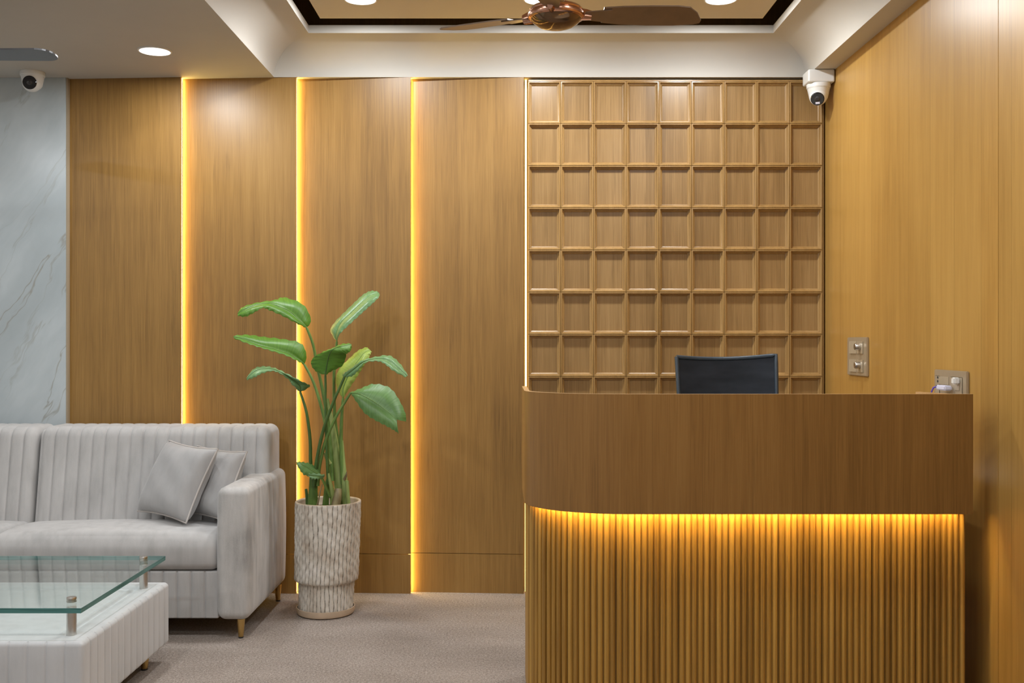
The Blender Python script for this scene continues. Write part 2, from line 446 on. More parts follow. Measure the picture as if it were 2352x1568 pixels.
# ceiling: flat soffit, coved tray with a lip, and the raised inner ceiling
X0, X1, Y0, Y1 = -1.18, 1.455, .30, YW
def build_ceiling():
    t = H+.42
    m = MB()
    m.box(XL, X0, YN, YB, H, H+.05); m.box(X1, XR+.1, YN, YB, H, H+.05)
    m.box(X0, X1, YN, Y0, H, H+.05); m.box(X0, X1, Y1, YB, H, H+.05)
    c = struct(m.build('ceiling', M_PAINT))
    def ring(prof, name, mat, smooth=True):
        vs, fs = [], []
        for d, z in prof: vs += [(X0+d,Y0+d,z),(X1-d,Y0+d,z),(X1-d,Y1-d,z),(X0+d,Y1-d,z)]
        for j in range(len(prof)-1):
            for i in range(4):
                k = (i+1) % 4; fs.append((j*4+i, j*4+k, (j+1)*4+k, (j+1)*4+i))
        me = bpy.data.meshes.new(name); me.from_pydata(vs, [], fs); me.materials.append(mat)
        o = bpy.data.objects.new(name, me); COL.objects.link(o); o.parent = c
        if smooth: smooth_angle(o, 25)
        return o
    a, b = .212, .156
    cov = [(0, H)]+[(a*(1-math.cos(t_*PI/2/16)), H+b*math.sin(t_*PI/2/16)) for t_ in range(1,17)]
    # outer skin behind the cove makes it a solid
    ring(cov+[(a+.001, H+b+.037), (a-.014, H+b+.037), (a-.03, H+b+.02), (0-.02, H+b+.02), (-.02, H)], 'cove', M_PAINT)
    z = H+.204; k = a+.068       # floating inner panel, a dark slot all round it
    m = MB(); m.box(X0+k, X1-k, Y0+k, Y1-k, z, z+.022); m.build('tray_panel', M_TRAY, c)
    m = MB(); k += .22; m.box(X0+k, X1-k, Y0+k, Y1-k, z+.0225, H+.44); m.build('tray_core', M_TRAY, c)
    m = MB(); m.box(XL-.1, XR+.1, YN-.1, YB+.1, H+.44, H+.5); m.build('roof_slab', M_OTHERWALL, c)
    return c
ceiling = build_ceiling()

# wall panels: four louvre-like veneered boards, each with its right edge proud
xe = [(px-1176)/F*YW for px in (153, 415, 680, 943, 1203)]
PD = .038
for i in range(4):
    xa, xb = xe[i]+(.0 if i else 0), xe[i+1]
    for (z0, z1) in ((.0, .194), (.1965, H)):
        y_l, y_r = YW+PD, YW
        vs = [(xa,y_l,z0),(xb,y_r,z0),(xb,y_r+.016,z0),(xa,y_l+.018,z0)]
        vs = vs+[(x,y,z1) for x,y,_ in vs]
        mesh_obj('wall_panel', vs, [(0,1,2,3),(7,6,5,4),(0,4,5,1),(1,5,6,2),(2,6,7,3),(3,7,4,0)], M_WALLWOOD, wall_back)
# marble slabs on the left part of the wall
for (xa, xb) in ((-3.42, xe[0]-.008), (-4.3, -3.422)):
    MB().cbox(xa, xb, YW+.008, YW+.03, 0, H, .001).build('marble_slab', M_MARBLE, wall_back)
MB().box(xe[0]-.0078, xe[0]-.0005, YW+.012, YW+.04, 0, H).build('edge_strip', M_EDGEBR, wall_back)
MB().box(-4.3, xe[0]-.001, YW+.031, YB, 0, H).build('backing_board', M_OTHERWALL, wall_back)

# light strips behind the proud edges
GX0 = (1213-1176)/F*YW
names = ['between the first and second wood panels, left end', 'behind the potted plant', 'right of the potted plant, between third and fourth wood panels', 'between the last wood panel and the square grid']
for i in range(1, 5):
    x = xe[i]
    if i < 4: mb = MB().box(x-.012, x-.003, YW+.0190, YW+.034, .004, H-.004)
    else: mb = MB().box(x+.006, GX0-.006, YW+.034, YW+.042, .004, H-.004)
    o = mb.build('light_strip', M_LED if i < 4 else M_LEDFACE)
    tag(o, 'vertical warm yellow light strip '+names[i-1], 'light strip')

# ------------------------------------------------------------------ square grid panelling
GX0, GP, GZ1, GR = (1213-1176)/F*YW, 75.2/F*YW, CH+(784-186)/F*YW, 96.9/F*YW
grid = thing('grid_panelling', 'wooden wall panelling of small square recesses in raised mouldings behind the desk', 'wall panel', (GX0+4.5*GP, YW+.06, 0))
def cell_meshes():
    hx, hz = GP/2, GR/2
    prof = [(0,.030,),(.0015,.0335),(.004,.035),(.0065,.0335),(.0085,.029),(.0088,.0255),(.0115,.0250),(.0135,.0225),(.0142,.0185),(.0170,.0178),(.0182,.0135),(.0185,.005)]
    prof = [(0,.0315),(.0010,.0345),(.0050,.0350),(.0072,.0325),(.0082,.0270),(.0084,.0235),(.0125,.0225),(.0128,.0190),(.0165,.0165),(.0176,.0130),(.0185,.0125),(.0185,.004)]
    vs, fs = [], []
    for d, h in prof:
        a, b = hx-d-.0004, hz-d-.0004
        vs += [(-a,-h,-b),(a,-h,-b),(a,-h,b),(-a,-h,b)]
    # back skin
    vs += [(-hx+.0004,0,-hz+.0004),(hx-.0004,0,-hz+.0004),(hx-.0004,0,hz-.0004),(-hx+.0004,0,hz-.0004)]
    n = len(prof)
    for j in range(n-1):
        for i in range(4):
            k = (i+1)%4; fs.append((j*4+i, j*4+k, (j+1)*4+k, (j+1)*4+i))
    for i in range(4):
        k = (i+1)%4; fs.append((i, n*4+i, n*4+k, k)); fs.append(((n-1)*4+i, (n-1)*4+k, n*4+k, n*4+i))
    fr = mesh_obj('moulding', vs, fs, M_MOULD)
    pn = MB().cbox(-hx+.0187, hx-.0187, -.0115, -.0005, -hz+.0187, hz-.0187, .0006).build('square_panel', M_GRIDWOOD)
    smooth_angle(fr, 20)
    return fr, pn
fr0, pn0 = cell_meshes()
GROWS = 12
for r in range(GROWS):
    for c in range(9):
        x = (c-4)*GP; z = GZ1-(r+.5)*GR
        for src in (fr0, pn0):
            o = src if (r == 0 and c == 0) else src.copy()
            if o is not src: COL.objects.link(o)
            o.parent = grid; o.location = (x, -.02, z)
zb = GZ1-GROWS*GR
m = MB()     # outer border of the grid and its backing board
hw = 4.5*GP
m.cbox(-hw, hw+.0, -.048, .03, GZ1+.0005, GZ1+.010, .003)
m.build('top_moulding', M_MOULD, grid)
MB().cbox(hw+.001, hw+.008, -.052, .03, 0, GZ1+.010, .002).build('side_moulding', M_MOULD, grid)
MB().box(-hw+.0, hw+.012, -.0195, .0, .0, GZ1+.012).build('backing_board', M_GRIDWOOD, grid)
MB().box(-hw, hw, -.055, -.02, .0, max(.012, zb-.001)).build('plinth', M_MOULD, grid)

# ------------------------------------------------------------------ downlights
def downlight(x, y, z, label, power, group, spread=180):
    t = thing('ceiling_light', label, 'ceiling light', (x,y,z), 0, group)
    MB().lathe([(.0,-.001),(.066,-.001),(.067,-.0025),(.067,-.004),(.0,-.004)][::-1], 40).build('diffuser', M_DIFF, t, 40)
    MB().lathe([(.0675,0),(.0675,-.005),(.0735,-.0045),(.075,-.0005),(.075,0)], 40).build('trim_ring', M_TRIMW, t, 40)
    downlight_lamp(x, y, z-.006, power, spread)
downlight(-1.61, 4.71, H, 'round white downlight in the lower ceiling above the sofa', DOWN_W, 'round ceiling downlights')
ZT = H+.204
for x, lab in ((-.67, 'round white downlight in the recessed tray, left of the copper fan'), (.123, 'round white downlight in the recessed tray, directly behind the copper fan hub'), (.924, 'round white downlight in the recessed tray, right of the copper fan')):
    downlight(x, 4.62, ZT, lab, TRAY_W, 'round ceiling downlights', 180)
off = 'round white ceiling downlight in the part of the ceiling nearer than the photo shows'
for (x, y) in ((-1.61,2.9),(-1.61,1.1),(-3.3,4.5),(-3.3,2.9),(-3.3,1.1),(-1.61,-.9),(-3.3,-.9),(.2,-.9)):
    downlight(x, y, H, off.replace('ceiling', 'lower ceiling', 1), DOWN_W*(.45 if y > 4 else 1), 'downlights outside the frame')
for (x, y) in ((-.70,2.9),(.965,2.9),(-.70,1.1),(.965,1.1)):
    downlight(x, y, ZT, off.replace('ceiling', 'recessed tray', 1), TRAY_W, 'downlights outside the frame', 180)

# ------------------------------------------------------------------ ceiling fans
def blade_mesh(poly, th=.006):
    m = MB(); m.prism(poly, -th/2, th/2); return m
def copper_fan():
    hub = Vector((.16, 3.80, 2.425))
    t = thing('ceiling_fan', 'copper ceiling fan with brown blades hanging from the recessed tray', 'ceiling fan', hub)
    MB().lathe([(.0,-.040),(.03,-.038),(.06,-.030),(.082,-.016),(.094,-.002),(.094,.001),(.0,.001)], 48).build('bottom_cap', M_BOWL, t, 40)
    MB().lathe([(.0945,-.004),(.101,.0),(.104,.008),(.103,.016),(.097,.022),(.099,.027),(.092,.036),(.070,.045),(.045,.052),(.0,.053),(.0,.0012),(.0945,.0012)], 48).build('motor_housing', M_COPPER, t, 30)
    MB().lathe([(0,.0535),(.030,.0535),(.028,.075),(.013,.10),(.013,.262),(.0,.262)], 24).build('down_rod', M_BLADE, t, 40)
    MB().lathe([(0,.263),(.02,.263),(.05,.282),(.062,.312),(.062,.338),(0,.338)], 32).build('ceiling_canopy', M_COPPER, t, 40)
    def blade(name, ang, R):
        top = [(.17,.055),(.24,.066),(.34,.072),(.44,.070),(R-.02,.060),(R,.050)]
        bot = [(R+.002,.030),(R-.02,-.020),(R-.055,-.062),(R-.10,-.070),(.34,-.068),(.24,-.062),(.17,-.052)]
        m = MB(); m.prism([(x,y) for x,y in bot+top][::-1], .0, .005)
        o = m.build(name, M_BLADE, t); return o
    for ang, R in ((2, .535), (155, .455), (-101, .52)):
        rot = Matrix.Rotation(math.radians(ang), 4, 'Z') @ Matrix.Rotation(math.radians(-11), 4, 'X')
        o = blade('blade', ang, R); o.matrix_local = Matrix.Translation((0,0,.012)) @ rot
        a = MB(); a.prism([(.105,-.026),(.135,-.034),(.20,-.046),(.20,.046),(.135,.034),(.105,.026)], -.004, -.0002)
        ao = a.build('blade_arm', M_BLADE, o)
        a = MB(); a.tube([(.085,0,.004),(.11,0,.002),(.13,0,-.001)], [.024,.022,.018], 14, flat=.6)
        a.build('blade_joint', M_COPPER, o, 40)
    return t
copper_fan()
def grey_fan():
    t = thing('ceiling_fan', 'grey ceiling fan of which one round-ended blade shows at the left edge', 'ceiling fan', (-2.275, 3.80, 2.282))
    MB().lathe([(0,-.03),(.06,-.025),(.09,-.01),(.10,.01),(.09,.04),(.05,.06),(0,.06)], 40).build('motor_housing', M_GBLADE, t, 40)
    MB().lathe([(0,.061),(.014,.061),(.014,.22),(.055,.235),(.06,.26),(0,.26)], 24).build('down_rod', M_GBLADE, t, 40)
    R = .615
    pl = [(.14,-.045),(.22,-.055),(R-.05,-.062)]+[(R-.050+.050*math.cos(a*PI/12), .062*math.copysign(abs(math.sin(a*PI/12))**.8, a)) for a in range(-6,7)]+[(.22,.055),(.14,.045)]
    for ang in (0, 120, 240):
        m = MB(); m.prism(pl, 0, .006); o = m.build('blade', M_GBLADE, t)
        o.matrix_local = Matrix.Translation((0,0,.008)) @ Matrix.Rotation(math.radians(ang), 4, 'Z') @ Matrix.Rotation(math.radians(-3.5), 4, 'X')
        MB().box(.085, .19, -.022, .022, -.004, -.0003).build('blade_arm', M_GBLADE, o)
grey_fan()

# ------------------------------------------------------------------ security cameras
def cctv(loc, look, label, box=False):
    t = thing('security_camera', label, 'security camera', loc)
    z = 0
    if box:
        vs, fs = rbox(axis_list(-.064,.064,.012,1), axis_list(-.052,.052,.012,1), axis_list(-.062,0,.008,1), .008)
        o = mesh_obj('junction_box', vs, fs, M_WHITE, t, True); z = -.0625
    MB().lathe([(.0,z),(.0565,z),(.0575,z-.004),(.057,z-.018),(.0555,z-.020),(.0555,z-.0215),(.0535,z-.022),(.044,z-.066),(.036,z-.078),(.028,z-.080),(.0,z-.080)], 48).build('housing', M_WHITE, t, 30)
    d = Vector(look).normalized(); c = Vector((0,0,z-.054))+d*.012
    R = .0435
    prof = [(R*math.sin(a*PI/24), R*math.cos(a*PI/24)) for a in range(24,5,-1)]+[(.0335, R*.86),(.0,R*.86)]
    ball = MB().lathe(prof, 40, c, axis=d).build('eyeball', M_WHITE, t, 40)
    f = MB().lathe([(0,R*.862),(.0325,R*.862),(.0320,R*.90),(.0285,R*.955),(.0,R*.97)], 40, c, axis=d).build('face_plate', M_BLACK, ball, 30)
    MB().lathe([(0,R*.972),(.013,R*.972),(.012,R*1.0),(.006,R*1.03),(0,R*1.035)], 24, c, axis=d).build('lens', M_LENS, ball, 40)
    if box:
        up = Vector((0,0,1)); s = d.cross(up).normalized(); u = s.cross(d).normalized(); e = c+d*(R*.985)-u*.019
        vs = [e-s*.010-u*.005, e+s*.010-u*.005, e+s*.010+u*.005, e-s*.010+u*.005]
        vs = vs+[v-d*.002 for v in vs]
        mesh_obj('text_patch', vs, [(0,1,2,3),(4,5,6,7),(0,1,5,4),(1,2,6,5),(2,3,7,6),(3,0,4,7)], M_ADAPT, ball)  # added pale rectangle in place of the illegible lettering
    return t
cctv((-2.333, 5.085, H), (.16,-1,-.16), 'white turret security camera with black face, at the ceiling over the marble wall')
cctv((1.489, 5.075, H), (-.42,-1,-.62), 'white turret security camera on a square box in the corner above the grid', True)

# ------------------------------------------------------------------ reception desk
TOPZ, BOTZ = 1.082, .699
def desk_path(front, left, right, cx, rx, ry, back, n=26):
    pts = [(right, front)]
    cy = front+ry
    pts.append((cx, front))
    for i in range(1, n+1):
        a = i/n*PI/2; pts.append((cx-rx*math.sin(a), cy-ry*math.cos(a)))
    pts.append((left-.004, back)); return pts
def offset_path(pts, d):
    out = []
    for i, p in enumerate(pts):
        a = Vector(pts[max(i-1,0)]); b = Vector(pts[min(i+1,len(pts)-1)]); t = (b-a).normalized()
        nrm = Vector((t.y, -t.x))     # towards the inside (travelling left then back)
        out.append((p[0]+nrm.x*d, p[1]+nrm.y*d))
    return out
def wall_strip(pts, th, z0, z1, extra=None):
    ins = offset_path(pts, th); n = len(pts); vs, fs, mi = [], [], []
    for (x,y) in pts: vs += [(x,y,z0),(x,y,z1)]
    for (x,y) in ins: vs += [(x,y,z0),(x,y,z1)]
    for i in range(n-1):
        a, b = 2*i, 2*i+2; c, d = 2*n+2*i, 2*n+2*i+2
        fs += [(a,b,b+1,a+1), (c,c+1,d+1,d), (a+1,b+1,d+1,c+1), (a,c,d,b)]; mi += [0,0,1,0]
    e = 2*(n-1)
    fs += [(0,1,2*n+1,2*n), (e,2*n+e,2*n+e+1,e+1)]; mi += [0,0]
    return vs, fs, mi
desk = thing('reception_desk', 'curved wooden reception desk with overhanging veneer front and ribbed base', 'desk', (.8, 3.6, 0))
def onto_desk(o): o.location = Vector(o.location)-Vector(desk.location); o.parent = desk; return o
board_path = desk_path(3.333, .0416, 1.471, .3816, .34, .26, 3.93)
vs, fs, mi = wall_strip(board_path, .018, BOTZ, TOPZ)
o = mesh_obj('front_board', vs, fs, [M_DESKWOOD, M_EDGE], mi=mi); smooth_angle(o, 30); onto_desk(o)
base_path = desk_path(3.402, .064, 1.476, .386, .322, .215, 3.93)
vs, fs, mi = wall_strip(offset_path(base_path, .004), .018, .0, BOTZ+.045)
o = mesh_obj('base_panel', vs, fs, [M_REED, M_REED], mi=mi); smooth_angle(o, 30); onto_desk(o)
# worktop between board and base, carries the overhang
m = MB()
ring_o = offset_path(board_path, .019); ring_i = offset_path(base_path, .30)
n = len(ring_o); vs = []; fs = []
for (a, b) in zip(ring_o, ring_i):
    bx, by = b
    vs += [(a[0],a[1],BOTZ+.048),(bx,by,BOTZ+.048),(a[0],a[1],BOTZ+.070),(bx,by,BOTZ+.070)]
for i in range(n-1):
    a, b = 4*i, 4*i+4; fs += [(a,b,b+1,a+1),(a+2,a+3,b+3,b+2),(a,a+2,b+2,b),(a+1,b+1,b+3,a+3)]
fs += [(0,1,3,2), (4*n-4,4*n-2,4*n-1,4*n-3)]
# simple straight desk leaf instead of an inward offset past the curve's centre
leaf = MB(); leaf.cbox(.42, 1.465, 3.36, 3.96, BOTZ+.048, BOTZ+.070, .002)
onto_desk(leaf.build('worktop', M_LAM))
b2 = MB(); b2.prism([(.37,3.353)]+[p for p in offset_path(board_path, .019)[2:-1]]+[(.066,3.92),(.414,3.92),(.414,3.353)][0:], BOTZ+.048, BOTZ+.066)
onto_desk(b2.build('corner_shelf', M_LAM))
# right-hand return, its pale top edge runs back from the corner
rp = [(1.471,3.352),(1.396,3.575),(1.379,3.570),(1.452,3.352)]
m = MB(); m.prism(rp, BOTZ, TOPZ-.004); onto_desk(m.build('return_board', M_EDGE))
m = MB(); m.box(1.452, 1.470, 3.425, 3.95, 0, BOTZ+.047); onto_desk(m.build('end_panel', M_REED))
# reeds
def reed_mesh():
    wdt = .0098; prof = [(-wdt, .002),(-wdt, -.002)]+[(-wdt*math.cos(a*PI/8)*.86, -.002-.0085*math.sin(a*PI/8)) for a in range(0,9)]+[(wdt,-.002),(wdt,.002)]
    n = len(prof); z0, z1 = .002, BOTZ+.044
    vs = [(x,y,z0) for x,y in prof]+[(x,y,z1) for x,y in prof]
    fs = [(i,(i+1)%n,n+(i+1)%n,n+i) for i in range(n)]+[tuple(range(n))[::-1], tuple(range(n,2*n))]
    o = mesh_obj('reed', vs, fs, M_REED); smooth_angle(o, 35); return o
reed0 = reed_mesh(); first = True
dense = []
for i in range(len(base_path)-1):
    a, b = Vector(base_path[i]), Vector(base_path[i+1]); k = max(1, int((b-a).length/.002))
    dense += [a+(b-a)*j/k for j in range(k)]
dense.append(Vector(base_path[-1]))
acc = 0; step = .0203; nxt = step/2
for i in range(1, len(dense)):
    acc += (dense[i]-dense[i-1]).length
    if acc >= nxt:
        nxt += step
        t = (dense[min(i+6,len(dense)-1)]-dense[max(i-6,0)]).normalized()
        o = reed0 if first else reed0.copy()
        if not first: COL.objects.link(o)
        first = False
        o.location = (dense[i].x-t.y*.0, dense[i].y, 0)
        nrm = Vector((-t.y, t.x))            # outward
        o.location = (dense[i].x+nrm.x*.0, dense[i].y+nrm.y*.0, 0)
        o.rotation_euler = (0, 0, math.atan2(nrm.y, nrm.x)+PI/2)
        onto_desk(o)
# desk light strip, tucked behind the lower edge of the board
lp = offset_path(board_path, .0185)
lp = lp[:]; lp[0] = (1.462, lp[0][1])
vs, fs, mi = wall_strip(lp, .008, BOTZ+.014, BOTZ+.026)
o = mesh_obj('light_strip', vs, fs, M_LEDDESK); tag(o, 'warm yellow light strip under the front board of the reception desk', 'light strip')

# ------------------------------------------------------------------ office chair behind the desk
def office_chair():
    Yc = 4.32; xc = (1663-1176)/F*Yc
    t = thing('office_chair', 'black mesh-back office chair behind the reception desk', 'chair', (xc, Yc-.18, 0), math.radians(-3))
    nu, nv = 20, 16; z0, z1 = .60, CH-(824-784)/F*Yc
    def sp(u, v):                       # u -1..1, v 0..1
        hw = .186+.018*v
        x = u*hw; y = .18+.05*v*v-.045*u*u*1.0-.02*math.sin(v*PI)
        z = z0+(z1-z0)*v+ (.012*u*u+.004*u)*v
        return Vector((x, y, z))
    vs, fs = [], []
    for s_ in (0, 1):
        for j in range(nv+1):
            for i in range(nu+1): vs.append(sp(-1+2*i/nu, j/nv)+Vector((0,.003*s_,0)))
    K = (nu+1)*(nv+1)
    for j in range(nv):
        for i in range(nu):
            a = j*(nu+1)+i; fs.append((a,a+1,a+nu+2,a+nu+1)); fs.append((K+a,K+a+nu+1,K+a+nu+2,K+a+1))
    bk = mesh_obj('backrest', vs, fs, M_MESH, t, True)
    loop = [sp(-1+2*i/24, 1) for i in range(25)]+[sp(1, 1-j/20) for j in range(1,21)]+[sp(1-2*i/24, 0) for i in range(1,25)]+[sp(-1, j/20) for j in range(1,21)]
    MB().tube(loop, .0085, 8).build('back_frame', M_FRAME, t, 50)
    def sd(co, n): return co+Vector((0,0,.012*math.cos(co.x*6)*math.cos(co.y*5) if n.z > .5 else 0))
    vs, fs = rbox(axis_list(-.235,.235,.03,6), axis_list(-.27,.19,.03,6), axis_list(.43,.50,.03,1), .03, sd)
    mesh_obj('seat', vs, fs, M_FABRICBLK, t, True)
    MB().tube([(0,.02,.418),(0,.19,.40),(0,.245,.50),(0,.245,.62),(0,.214,.72)], [.022,.02,.018,.018,.016], 10).build('back_support', M_DGREY, t, 50)
    MB().lathe([(0,.09),(.028,.09),(.028,.26),(.016,.262),(.016,.40),(.07,.405),(.07,.425),(0,.425)], 24).build('gas_lift', M_DGREY, t, 40)
    for sx in (-1, 1):
        MB().tube([(sx*.20,0,.425),(sx*.27,0,.44),(sx*.28,.02,.55),(sx*.28,.02,.64)], .013, 10).build('armrest_post', M_DGREY, t, 50)
        MB().cbox(sx*.28-.035, sx*.28+.035, -.12, .12, .64, .665, .01).build('armrest', M_DGREY, t)
    for k in range(5):
        a = 2*PI*k/5+.3; c, s = math.cos(a), math.sin(a)
        MB().tube([(c*.02,s*.02,.11),(c*.16,s*.16,.095),(c*.29,s*.29,.075)], [.024,.018,.013], 8).build('base_arm', M_DGREY, t, 50)
        w_ = MB().lathe([(.0,-.022),(.022,-.022),(.028,-.017),(.028,-.004),(.014,-.003),(.014,.003),(.028,.004),(.028,.017),(.022,.022),(.0,.022)], 20, (c*.29,s*.29,.0285), axis=(-s,c,0))
        w_.build('caster', M_BLACK, t, 40)
office_chair()

# ------------------------------------------------------------------ switch plates on the right wall (built facing -X)
def wall_plate(name, yc, zc, wy, hz, label):
    t = thing(name, label, 'switch plate', (XR, yc, zc))
    MB().cbox(-.010, -.0005, -wy/2, wy/2, -hz/2, hz/2, .0025).build('cover_plate', M_PLATE, t)
    return t
p1 = wall_plate('switch_plate', (4.822+4.556)/2, 1.183, .266, .172, 'champagne metal switch plate with two round dimmer knobs')
for sz in (.040, -.042):
    for k in range(3):     # ribbed rockers, far side of the plate
        y = .070-k*.027
        m = MB()
        vs = [(-.0105,y-.0125,sz-.028),(-.0105,y+.0125,sz-.028),(-.0105,y+.0125,sz+.028),(-.0105,y-.0125,sz+.028),
              (-.0120,y-.012,sz-.0275),(-.0185,y+.012,sz-.0275),(-.0185,y+.012,sz+.0275),(-.0120,y-.012,sz+.0275)]
        m.add(vs, [(0,1,2,3),(4,5,6,7),(0,1,5,4),(1,2,6,5),(2,3,7,6),(3,0,4,7)])
        m.build('rocker_switch', M_PLATE2, p1)
    d = MB(); d.cbox(-.0135, -.0105, -.088, -.006, sz-.028, sz+.028, .0012); d.build('dimmer_plate', M_PLATE2, p1)
    MB().lathe([(0,0),(.0155,0),(.0150,.020),(.0135,.0225),(0,.0225)], 28, (-.0137,-.050,sz+.004), axis=(-1,0,0)).build('dimmer_knob', M_STEEL, p1, 30)
p2 = wall_plate('socket_plate', (3.828+3.556)/2, 1.062, .272, .172, 'champagne metal socket plate just above the desk end, with adapters plugged in')
p2['category'] = 'socket plate'
for k in range(3):
    y = .068-k*.024; sz = .048
    m = MB()
    vs = [(-.0105,y-.0115,sz-.014),(-.0105,y+.0115,sz-.014),(-.0105,y+.0115,sz+.014),(-.0105,y-.0115,sz+.014),
          (-.0125,y-.011,sz-.0135),(-.0170,y+.011,sz-.0135),(-.0170,y+.011,sz+.0135),(-.0125,y-.011,sz+.0135)]
    m.add(vs, [(0,1,2,3),(4,5,6,7),(0,1,5,4),(1,2,6,5),(2,3,7,6),(3,0,4,7)]); m.build('rocker_switch', M_PLATE2, p2)
MB().cbox(-.0125, -.0105, -.105, -.008, -.045, .064, .001).build('socket_face', M_PLATE2, p2)
MB().cbox(-.0125, -.0105, .086, .118, -.045, .064, .001).build('socket_face', M_PLATE2, p2)
for (y, z) in ((.098,.058),(.098,.044),(.108,.026),(-.026,.050)):
    MB().lathe([(0,0),(.0045,0),(.0045,.001),(0,.001)], 14, (-.0126,y,z), axis=(-1,0,0)).build('socket_hole', M_RUBBER, p2)
for (y, z) in ((-.068,.028),(-.068,-.032)):
    MB().cbox(-.0150, -.0126, y-.020, y+.020, z-.010, z+.010, .001).build('small_rocker', M_PLATE2, p2)
wh = MB().cbox(-.034, -.0130, -.092, -.066, .040, .064, .004).build('plug_adapter', M_WHITE)
wh.location = p2.location; tag(wh, 'small upright white plug at the right of the socket plate', 'plug')
ad = thing('phone_charger', 'white charger block with purple cable plugged into the socket plate', 'charger', p2.location)
MB().cbox(-.046, -.0175, -.040, .038, .016, .0335, .004).build('charger_body', M_ADAPT, ad)
MB().tube([(-.0465,.030,.027),(-.054,.034,.024),(-.058,.040,.010),(-.060,.042,-.030),(-.058,.042,-.10),(-.05,.04,-.20)], .003, 8).build('cable', M_PURPLE, ad, 50)

# ------------------------------------------------------------------ sofa
SX1, SX0 = -1.098, -3.42
YF, YK = 4.365, 5.105
AT = .137
sofa = thing('sofa', 'long taupe velvet sofa with vertical channel tufting and gold legs', 'sofa', ((SX0+SX1)/2, YF, 0))
def onto(par, o): o.location = Vector(o.location)-Vector(par.location); o.parent = par; return o
def arm(xa, xb, name='armrest'):
    def d(co, n):
        z = co.z
        x = co.x+ n.x*.006*math.sin((co.z-.08)*5.5)
        return Vector((x, co.y, z))
    vs, fs = rbox(axis_list(xa,xb,.035,3), axis_list(YF,YK-.02,.035,14), axis_list(.083,.640,.035,12), .035, d)
    return onto(sofa, mesh_obj(name, vs, fs, M_ARMVEL, None, True))
arm(SX1-AT, SX1); arm(SX0, SX0+AT)
for xa in (SX1-AT+.0005,):      # front border seam of the arm
    pts = [(SX1-.012, YF+.006, .10),(SX1-.010, YF+.006, .30),(SX1-.010, YF+.006, .60)]
SM = -2.205                          # split between the two seats
PITCH = .0585
for (xa, xb) in ((SM+.002, SX1-AT-.002), (SX0+AT+.002, SM-.002)):
    # seat cushion
    def sd(co, n, xa=xa, xb=xb):
        u = (co.x-xa)/(xb-xa); v = (co.y-(YF+.03))/.45
        if n.z > .3: co = co+Vector((0,0,(.030*math.sin(PI*min(max(u,0),1))**.6+.015)*math.sin(PI*min(max(v*.75+.22,0),1))*n.z))
        if n.y < -.3: co = co+Vector((0,-.012*math.sin(PI*min(max((co.z-.28)/.15,0),1)),0))
        return co
    vs, fs = rbox(axis_list(xa,xb,.03,24), axis_list(YF+.030,4.86,.035,14), axis_list(.284,.418,.035,4), .035, sd)
    onto(sofa, mesh_obj('seat_cushion', vs, fs, M_VELVET, None, True))
    # channelled base front
    xs, seams = seam_list(xa, xb, .006, PITCH, (xb-xa) % PITCH+.0001)
    def bd(co, n, seams=seams):
        if n.y < -.3: co = co+Vector((0, groove(co.x, seams, PITCH, .0060, .0024), 0))
        return co
    vs, fs = rbox(xs, axis_list(YF+.040,4.95,.006,1), axis_list(.083,.282,.006,4), .006, bd)
    onto(sofa, mesh_obj('base_panel', vs, fs, M_VELVET, None, True))
for i, (xa, xb) in enumerate(((SM+.003, -1.128), (SX0+.03, SM-.003))):
    xs, seams = seam_list(xa, xb, .045, PITCH, (xb-xa) % PITCH+.0001)
    def kd(co, n, seams=seams):
        front = max(0, -n.y); top = max(0, n.z)
        v = (co.z-.40)/.45
        y = co.y+ (.075*v if co.y < 4.95 else 0)
        g = groove(co.x, seams, PITCH, .0060, .0024)
        y += g*front; z = co.z-g*top*.8 + (.0 if n.z<.3 else 0)
        return Vector((co.x, y, z))
    def z_(): return None
    vs, fs = rbox(xs, axis_list(4.785,YK,.045,3), axis_list(.30,.852,.045,12), .045, kd)
    onto(sofa, mesh_obj('back_cushion', vs, fs, M_VELVET, None, True))
def leg(par, x, y, h, r0=.018, r1=.010, mat=None, lean=0):
    m = MB().lathe([(0,.0),(r1,.0),(r1+.0005,.006)], 20)
    o = MB().lathe([(0,.0065),(r1+.0005,.0065),(r0,h),(0,h)], 24).build('leg', mat or M_GOLD); o.location = (x,y,0); onto(par, o); smooth_angle(o, 40)
    f = m.build('foot_cap', M_RUBBER); f.parent = o
    return o
for (x, y) in ((-1.144, YF+.045), (-1.128, 5.035), (-3.36, YF+.045), (-3.36, 5.035), (SM, YF+.09), (SM, 5.03)):
    leg(sofa, x, y, .0825)

